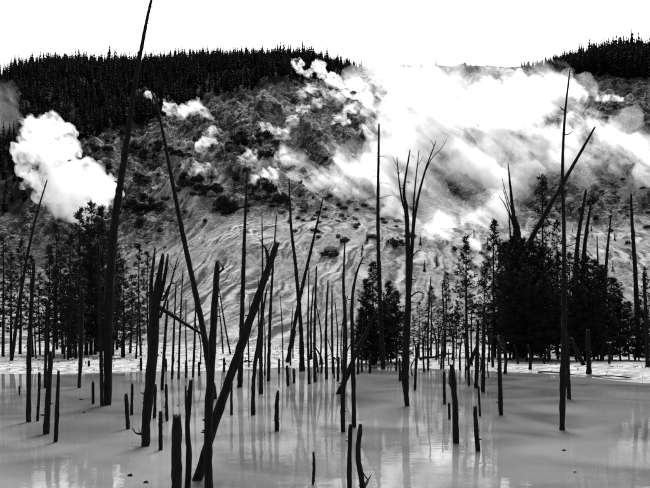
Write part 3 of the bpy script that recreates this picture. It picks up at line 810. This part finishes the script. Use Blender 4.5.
# skyline trees first: those show largest against the white sky
cand.sort(key=lambda c: (c[5] - c[3] * F / c[1]))
seen = [c for c in cand if -5 < c[4] < 655]
indiv = []
used = set()
cols = {}
for c in seen:                          # the tree that stands highest in each narrow strip of ridge
    key = int(c[4] // 3.0)
    if cols.get(key, 0) < 2 and len(indiv) < 290:
        cols[key] = cols.get(key, 0) + 1; indiv.append(c); used.add(id(c))
for X, Y, Z, h, px, py, kd in indiv:
    o = link('ridge_conifer', FAR[frnd.randrange(6)])
    o.location = (X, Y, Z - 0.2); o.rotation_euler = (frnd.uniform(-.04, .04), frnd.uniform(-.04, .04), frnd.uniform(0, 6.28))
    w = frnd.uniform(0.9, 1.35) * h / 10
    o.scale = (w, w, h / 10)
    if kd == 'L': tag(o, 'small dark conifer on the crest of the long ridge left of the steam', 'tree', 'conifers along the left ridge crest')
    else: tag(o, 'small dark conifer on the crest of the ridge right of the steam', 'tree', 'conifers along the right ridge crest')
X, Y, Z = ground_hit(436, 66, 200, 400)
o = link('ridge_conifer', FAR[2]); o.location = (X, Y, tz(X, Y) - .2); o.scale = (.4, .4, .45)
tag(o, 'tiny lone conifer on the bare crest amid the steam', 'tree')
rest = {'L': [], 'R': []}
for c in cand:
    if id(c) not in used: rest[c[6]].append(c)
fco = []
for m in FAR:
    a = np.empty(len(m.vertices) * 3, np.float32); m.vertices.foreach_get('co', a)
    fco.append((a.reshape(-1, 3), [tuple(p.vertices) for p in m.polygons]))
for kd, lst in rest.items():
    vs, fs = [], []
    nb = 0
    for X, Y, Z, h, px, py, _ in lst:
        co, pf = fco[frnd.randrange(6)]
        a = frnd.uniform(0, 6.28); ca, sa = math.cos(a), math.sin(a); w = frnd.uniform(0.8, 1.1) * h / 10
        q = np.empty_like(co); q[:, 0] = (co[:, 0] * ca - co[:, 1] * sa) * w + X; q[:, 1] = (co[:, 0] * sa + co[:, 1] * ca) * w + Y; q[:, 2] = co[:, 2] * h / 10 + Z - 0.2
        vs.append(q); fs.extend([tuple(i + nb for i in f) for f in pf]); nb += len(co)
    V = np.concatenate(vs)
    o = link('mountain_forest', mesh_from('mountain_forest', V.tolist(), fs, M_far))
    tag(o, 'dark conifer forest covering the upper left mountainside' if kd == 'L' else 'dark conifer forest behind the right ridge crest', 'forest', kind='stuff')

# ------------------------------------------------------------------ boulders and shrubs on the mountainside
def boulder_mesh(seed):
    rnd = random.Random(seed); bm = bmesh.new()
    bmesh.ops.create_icosphere(bm, subdivisions=2, radius=1.0)
    ax = [Vector((rnd.gauss(0, 1), rnd.gauss(0, 1), rnd.gauss(0, 1))).normalized() for _ in range(14)]
    cut = [rnd.uniform(0.40, 0.8) for _ in ax]
    for v in bm.verts:
        for n, c in zip(ax, cut):
            d = v.co.dot(n)
            if d > c: v.co -= n * (d - c)
        v.co *= rnd.uniform(0.90, 1.10)
    me = bpy.data.meshes.new('boulder'); bm.to_mesh(me); bm.free(); me.materials.append(M_rock); return me
BOUL = [boulder_mesh(700 + i) for i in range(6)]
def shrub_mesh(seed):
    rnd = random.Random(seed); vs, fs = [], []
    for k in range(7):
        a = rnd.uniform(0, 6.28); e = Vector((math.cos(a) * .6, math.sin(a) * .6, rnd.uniform(.6, 1.1)))
        tube(vs, fs, [Vector((0, 0, -.25)), e * 0.5, e], [.05, .035, .015], 4, 0, 0, 0, rnd)
    lob = [(rnd.uniform(0, 6.28), rnd.uniform(.5, 1.3)) for _ in range(6)]
    for k in range(300):
        a = rnd.uniform(0, 6.28); r = 0.95 * rnd.random() ** .5; z = rnd.uniform(0, 1.3) * (1 - 0.55 * r * r)
        lb = lob[int(a) % 6][1]; r *= lb; z *= .5 + .5 * lb
        q = Vector((math.cos(a) * r, math.sin(a) * r, z)); d = Vector((rnd.gauss(0, 1), rnd.gauss(0, 1), rnd.gauss(.5, 1))).normalized(); w = d.cross(Vector((rnd.gauss(0, 1), rnd.gauss(0, 1), .1))).normalized() * .1
        b0 = len(vs); vs.extend((q - w, q + w, q + d * .32)); fs.append((b0, b0 + 1, b0 + 2))
    return mesh_from('shrub', vs, fs, M_shrub)
SHR = [shrub_mesh(800 + i) for i in range(4)]

brnd = random.Random(5)
CLUMPS = [(brnd.uniform(95, 275), brnd.uniform(132, 212)) for _ in range(26)]
for _ in range(150):
    px = brnd.choice((brnd.uniform(90, 400), brnd.uniform(90, 400), brnd.uniform(560, 650))); py = brnd.uniform(88, 214)
    X, Y, Z = ground_hit(px, py, 120, 360)
    if Y < 165 or in_poly(px, py, LEFT_POLY): continue
    s = brnd.uniform(0.6, 1.7) * (1.6 if brnd.random() < .10 else 1)
    o = link('boulder', BOUL[brnd.randrange(6)])
    o.location = (X, Y, Z + 0.05 * s); o.rotation_euler = (brnd.uniform(0, 6.28), brnd.uniform(0, 6.28), brnd.uniform(0, 6.28))
    o.scale = (s * brnd.uniform(.8, 1.4), s, s * brnd.uniform(.7, 1.1))
    if px < 480: tag(o, 'dark rough boulder on the rubble slope left of the main steam bank', 'boulder', 'boulders on the left rubble slope')
    else: tag(o, 'dark rough boulder on the rubble slope right of the main steam bank', 'boulder', 'boulders on the right rubble slope')
# loose rubble, beyond counting
vs, fs = [], []; nb = 0
bco = []
for i in range(4):
    bm = bmesh.new(); bmesh.ops.create_icosphere(bm, subdivisions=1, radius=1.0)
    r2 = random.Random(900 + i)
    for v in bm.verts: v.co *= r2.uniform(.65, 1.2)
    bm.verts.ensure_lookup_table()
    bco.append((np.array([tuple(v.co) for v in bm.verts]), [tuple(v.index for v in f.verts) for f in bm.faces])); bm.free()
Xr = rng.uniform(-130, 150, 7000); Yr = rng.uniform(172, 345, 7000)
keep = (np.abs(Xr / Yr) < 0.5) & (fbm(Xr / 14, Yr / 14, 4) > 0.25)
Xr, Yr = Xr[keep], Yr[keep]; Zr = terrain(Xr, Yr)
for X, Y, Z in zip(Xr, Yr, Zr):
    co, pf = bco[brnd.randrange(4)]; s = 0.25 + 0.8 * brnd.random() ** 2
    q = co * np.array([s * brnd.uniform(.8, 1.4), s, s * .7]) + np.array([X, Y, Z + 0.1])
    vs.append(q); fs.extend([tuple(i + nb for i in f) for f in pf]); nb += len(co)
o = link('rubble', mesh_from('rubble', np.concatenate(vs).tolist(), fs, M_rock))
tag(o, 'loose dark stones strewn over the mountainside', 'rubble', kind='stuff')

shr = [(331, 256, 2.6), (345, 243, 1.4), (338, 238, 1.0), (303, 212, 1.6), (318, 214, 1.3), (344, 209, 1.6), (363, 205, 1.1), (258, 200, 1.6), (251, 195, 1.2), (228, 214, 2.0), (222, 205, 1.5), (200, 196, 1.6),
       (190, 186, 2.0), (178, 192, 1.6), (166, 200, 1.6), (150, 210, 1.4), (172, 222, 1.4), (160, 232, 1.4), (140, 225, 1.8), (185, 214, 1.4), (205, 222, 1.0), (395, 246, 1.4), (410, 238, 1.2), (372, 238, 1.2),
       (356, 228, 1.0), (290, 205, 1.1), (275, 190, 1.2), (132, 205, 1.6), (118, 214, 1.6), (212, 178, 1.8), (236, 180, 1.8), (245, 172, 1.5), (300, 180, 1.3), (342, 170, 1.5), (326, 160, 1.4), (380, 190, 1.4),
       (455, 250, 1.2), (437, 236, 1.2), (610, 232, 1.4), (628, 244, 1.3), (648, 228, 1.6), (596, 220, 1.3)]
for cx, cy in CLUMPS:
    for _ in range(brnd.randint(4, 8)):
        shr.append((cx + brnd.gauss(0, 8), cy + brnd.gauss(0, 3.5), brnd.uniform(1.1, 2.6)))
for _ in range(40):
    shr.append((brnd.uniform(280, 400), brnd.uniform(195, 240), brnd.uniform(0.5, 1.2)))
for _ in range(24):
    shr.append((brnd.uniform(560, 650), brnd.uniform(90, 240), brnd.uniform(0.6, 1.6)))
for px, py, s in shr:
    if in_poly(px, py, LEFT_POLY): continue
    X, Y, Z = ground_hit(px, py, 90, 360)
    o = link('shrub', SHR[brnd.randrange(4)]); o.location = (X, Y, Z - .1); o.rotation_euler = (0, 0, brnd.uniform(0, 6.28)); s *= 0.72; o.scale = (s * brnd.uniform(.6, 1.7), s * brnd.uniform(.7, 1.2), s * brnd.uniform(.45, 1.25))
    if (px, py) == (331, 256): tag(o, 'largest lone dark shrub on the pale grooved slope above the crossed poles', 'shrub')
    else: tag(o, 'dark low shrub growing on the open mountainside', 'shrub', 'shrubs scattered on the mountainside')

# twigs and tufts littering the shore flat, beyond counting
vs, fs = [], []
for _ in range(2600):
    Y = brnd.uniform(38, 84); X = brnd.uniform(-0.62, 0.62) * Y
    vs.append((X, Y))
XY = np.array(vs); ZZ = terrain(XY[:, 0], XY[:, 1]); vs = []
dens = fbm(XY[:, 0] / 5, XY[:, 1] / 4, 3)
for (X, Y), z, dn in zip(XY, ZZ, dens):
    if z < 0.06 or dn < -0.05: continue
    if brnd.random() < 0.45:
        a = brnd.uniform(0, 6.28); l = brnd.uniform(.1, .45); d = Vector((math.cos(a) * l, math.sin(a) * l, brnd.uniform(0, .06)))
        tube(vs, fs, [Vector((X, Y, z + .01)), Vector((X, Y, z + .03)) + d], [.02, .01], 4, 0, 0, 0, brnd)
    else:
        for k in range(6):
            b0 = len(vs); h = brnd.uniform(.08, .26); q = Vector((X + brnd.uniform(-.1, .1), Y + brnd.uniform(-.1, .1), z - .02))
            vs.extend((q, q + Vector((.03, .01, 0)), q + Vector((brnd.uniform(-.1, .1), brnd.uniform(-.1, .1), h)))); fs.append((b0, b0 + 1, b0 + 2))
o = link('shore_litter', mesh_from('shore_litter', vs, fs, M_shrub))
tag(o, 'dark twigs and dry tufts littering the pale shore', 'litter', kind='stuff')

for _ in range(30):                      # young conifers dotted over the foot of the slope
    px, py = brnd.uniform(300, 640), brnd.uniform(222, 275)
    X, Y, Z = ground_hit(px, py, 70, 360)
    o = link('young_conifer', FAR[brnd.randrange(6)]); o.location = (X, Y, Z - .05); o.rotation_euler = (0, 0, brnd.uniform(0, 6.28))
    h = brnd.uniform(0.7, 2.0) / 10; o.scale = (h * 1.2, h * 1.2, h)
    tag(o, 'small upright young conifer growing on the pale lower slope', 'tree', 'young conifers on the lower slope')

# ------------------------------------------------------------------ steam
def steam(name, blobs, mat, label, D=None, lump=0.35, voxel=None, seed=0, group=None, grow=1.0):
    """blobs: (px, py, radius px[, depth offset m]); D from the slope below the vent"""
    rnd = random.Random(seed)
    bm = bmesh.new()
    rs = []
    for b in blobs:
        x, y, r = b[:3]; r *= grow; d = D if D else depth_at(x, y) - 0.45 * r * 0.36
        c = P(x, y, d); R = r * d / F; rs.append(R)
        bmesh.ops.create_icosphere(bm, subdivisions=2, radius=R, matrix=Matrix.Translation(c))
        for k in range(10):              # secondary lobes give a cauliflower outline
            v = Vector((rnd.gauss(0, 1), rnd.gauss(0, 1), rnd.gauss(0.2, 1))).normalized()
            r2 = R * rnd.uniform(0.25, 0.5)
            bmesh.ops.create_icosphere(bm, subdivisions=2, radius=r2, matrix=Matrix.Translation(c + v * (R * rnd.uniform(0.75, 1.0))))
    me = bpy.data.meshes.new(name); bm.to_mesh(me); bm.free()
    tmp = bpy.data.objects.new('tmp', me); COL.objects.link(tmp)
    mod = tmp.modifiers.new('r', 'REMESH'); mod.mode = 'VOXEL'; mod.voxel_size = voxel or max(0.35, min(rs) * 0.22)
    dg = bpy.context.evaluated_depsgraph_get()
    me2 = bpy.data.meshes.new_from_object(tmp.evaluated_get(dg))
    bpy.data.objects.remove(tmp)
    n = len(me2.vertices)
    co = np.empty(n * 3, np.float32); me2.vertices.foreach_get('co', co); co = co.reshape(-1, 3)
    no = np.empty(n * 3, np.float32); me2.vertices.foreach_get('normal', no); no = no.reshape(-1, 3)
    Rm = float(np.mean(rs))
    k1 = 1.6 / Rm
    disp = (fbm(co[:, 0] * k1 + co[:, 2] * k1 * .7, co[:, 2] * k1 + co[:, 1] * k1 * .8 + 5, 3, 2.1, 0.55)) * Rm * lump
    co2 = co + no * disp[:, None]
    me2.vertices.foreach_set('co', co2.astype(np.float32).ravel()); me2.update()
    me2.name = name
    me2.materials.clear(); me2.materials.append(mat)
    o = link(name, me2)
    tag(o, label, 'steam', group, kind='stuff')
    return o

def depth_at(px, py): return ground_hit(px, max(py, 72), 60, 400)[1]

steam('steam_plume', [(46, 142, 20), (30, 152, 13), (62, 150, 14), (52, 128, 11), (36, 130, 11), (18, 158, 6), (56, 168, 15), (80, 190, 24), (100, 194, 14), (72, 205, 18), (55, 190, 15), (84, 214, 12), (92, 174, 10), (34, 180, 9), (24, 172, 6)], M_puff,
      'dense white billowing steam puff rising behind the left shore grove', depth_at(80, 222) - 6, 0.34, 0.45, 1, grow=1.18)
steam('steam_plume', [(148, 94, 2.6), (152, 96, 2.4), (156, 101, 2.6), (158, 108, 2.2)], M_puff, 'tiny curl of steam at the tip of the long bent trunk', depth_at(150, 112) - 3, 0.3, 0.4, 2, grow=1.5)
steam('steam_plume', [(168, 106, 3), (174, 109, 3.5), (184, 112, 4), (192, 110, 5), (198, 104, 3), (204, 114, 4), (208, 122, 3)], M_wisp, 'thin low steam wisps along the lower edge of the left forest', depth_at(185, 116) - 3, 0.4, 0.5, 3, grow=1.9)
steam('steam_plume', [(204, 155, 3), (202, 147, 4), (207, 140, 4), (212, 133, 3)], M_wisp, 'small steam wisp on the rubble slope below the left forest', depth_at(205, 150) - 2, 0.4, 0.5, 4, grow=1.9)
steam('steam_plume', [(297, 64, 4.5), (300, 71, 3), (318, 66, 5.5), (322, 74, 4), (333, 80, 6), (338, 86, 5), (308, 74, 3)], M_wisp2, 'pair of small steam puffs on the ridge crest beside the trees', depth_at(305, 84) - 3, 0.4, 0.5, 5, grow=1.25)
steam('steam_plume', [(262, 128, 3), (272, 132, 4), (283, 135, 4), (292, 124, 4), (302, 112, 4), (330, 98, 4), (343, 100, 5), (318, 106, 4), (352, 92, 6)], M_wisp, 'scattered thin steam wisps below the ridge puffs', None, 0.4, 0.6, 6, grow=1.9)
steam('steam_plume', [(290, 150, 8), (297, 165, 10), (303, 180, 11), (315, 190, 9), (328, 176, 8), (342, 168, 11), (352, 182, 12), (366, 196, 12), (372, 172, 14), (340, 196, 8), (382, 208, 10), (330, 150, 8)], M_steam, 'low bright steam bank creeping over the rubble above the grooved slope', None, 0.4, 0.7, 7, grow=1.45)
steam('steam_plume', [(368, 88, 6), (362, 100, 7), (370, 112, 7), (366, 128, 6), (376, 140, 8), (395, 92, 14), (412, 104, 18), (425, 118, 24), (402, 125, 18), (440, 145, 22), (410, 155, 20), (390, 160, 14), (388, 190, 14), (405, 198, 14), (425, 175, 14), (470, 160, 16), (395, 215, 10), (412, 218, 8)], M_steam,
      'great white steam bank pouring down the middle of the mountain', None, 0.4, 1.0, 8, grow=1.45)
steam('steam_plume', [(500, 104, 18), (530, 104, 18), (555, 95, 13), (520, 84, 7), (490, 86, 6), (375, 74, 8), (385, 84, 8), (480, 125, 20), (510, 128, 20), (540, 112, 14), (500, 150, 18), (565, 105, 14), (525, 150, 14), (575, 112, 8)], M_steam,
      'broad white steam cloud covering the crest right of centre', None, 0.4, 1.0, 9, grow=1.45)
steam('steam_plume', [(436, 236, 10), (448, 226, 12), (476, 226, 13), (490, 222, 13), (500, 205, 12), (496, 188, 12), (485, 175, 12), (512, 190, 10), (425, 232, 8), (470, 244, 8), (530, 175, 12), (525, 195, 8)], M_steam,
      'steam drifting low above the pointed pines', None, 0.4, 0.8, 10, grow=1.45)
steam('steam_plume', [(545, 150, 12), (560, 143, 13), (578, 137, 14), (596, 140, 13), (612, 148, 14), (630, 156, 15), (648, 164, 16), (668, 166, 16), (560, 168, 12), (622, 172, 10), (642, 180, 10), (600, 156, 9)], M_steam,
      'long low white steam bank across the right-hand slope', None, 0.4, 0.8, 11, grow=1.45)
steam('steam_plume', [(196, 172, 4), (186, 166, 3), (206, 168, 3), (190, 178, 2.5)], M_wisp, 'small steam wisp seeping from the dark scrub patch below the left forest', None, 0.4, 0.5, 21, grow=1.9)
steam('steam_plume', [(250, 160, 5), (262, 166, 4), (270, 178, 6), (258, 182, 4), (280, 160, 5)], M_wisp, 'torn steam wisp left of the low bright steam bank', None, 0.4, 0.5, 22, grow=1.9)
steam('steam_plume', [(302, 96, 3), (312, 92, 4), (322, 92, 3), (352, 112, 5), (362, 104, 6), (340, 122, 4)], M_wisp, 'broken steam wisps trailing from the ridge puffs toward the great steam bank', None, 0.4, 0.5, 23, grow=1.9)
steam('steam_plume', [(598, 98, 2), (601, 97.5, 2.2), (604.5, 98, 2.6), (608, 99, 2.4), (611, 98, 2.6), (614.5, 99, 2.2), (618, 99, 2.2), (621.5, 99.5, 1.6)], M_puff, 'thin white streak of steam below the right ridge trees', depth_at(608, 104) - 2, 0.25, 0.35, 12, grow=1.5)
steam('steam_plume', [(2, 95, 7), (6, 108, 8), (3, 122, 8), (-6, 110, 9)], M_faint, 'faint grey steam drifting over the far left forest', depth_at(5, 130) - 12, 0.4, 0.8, 13, grow=1.9)
steam('steam_plume', [(380, 90, 40), (430, 120, 50), (400, 170, 45), (480, 110, 50), (540, 110, 45), (480, 180, 45), (560, 165, 40), (620, 160, 36), (350, 180, 30), (440, 225, 28), (500, 215, 28), (660, 170, 30)], M_veil,
      'thin translucent steam veil spread over the middle of the mountain', None, 0.3, 2.0, 14)
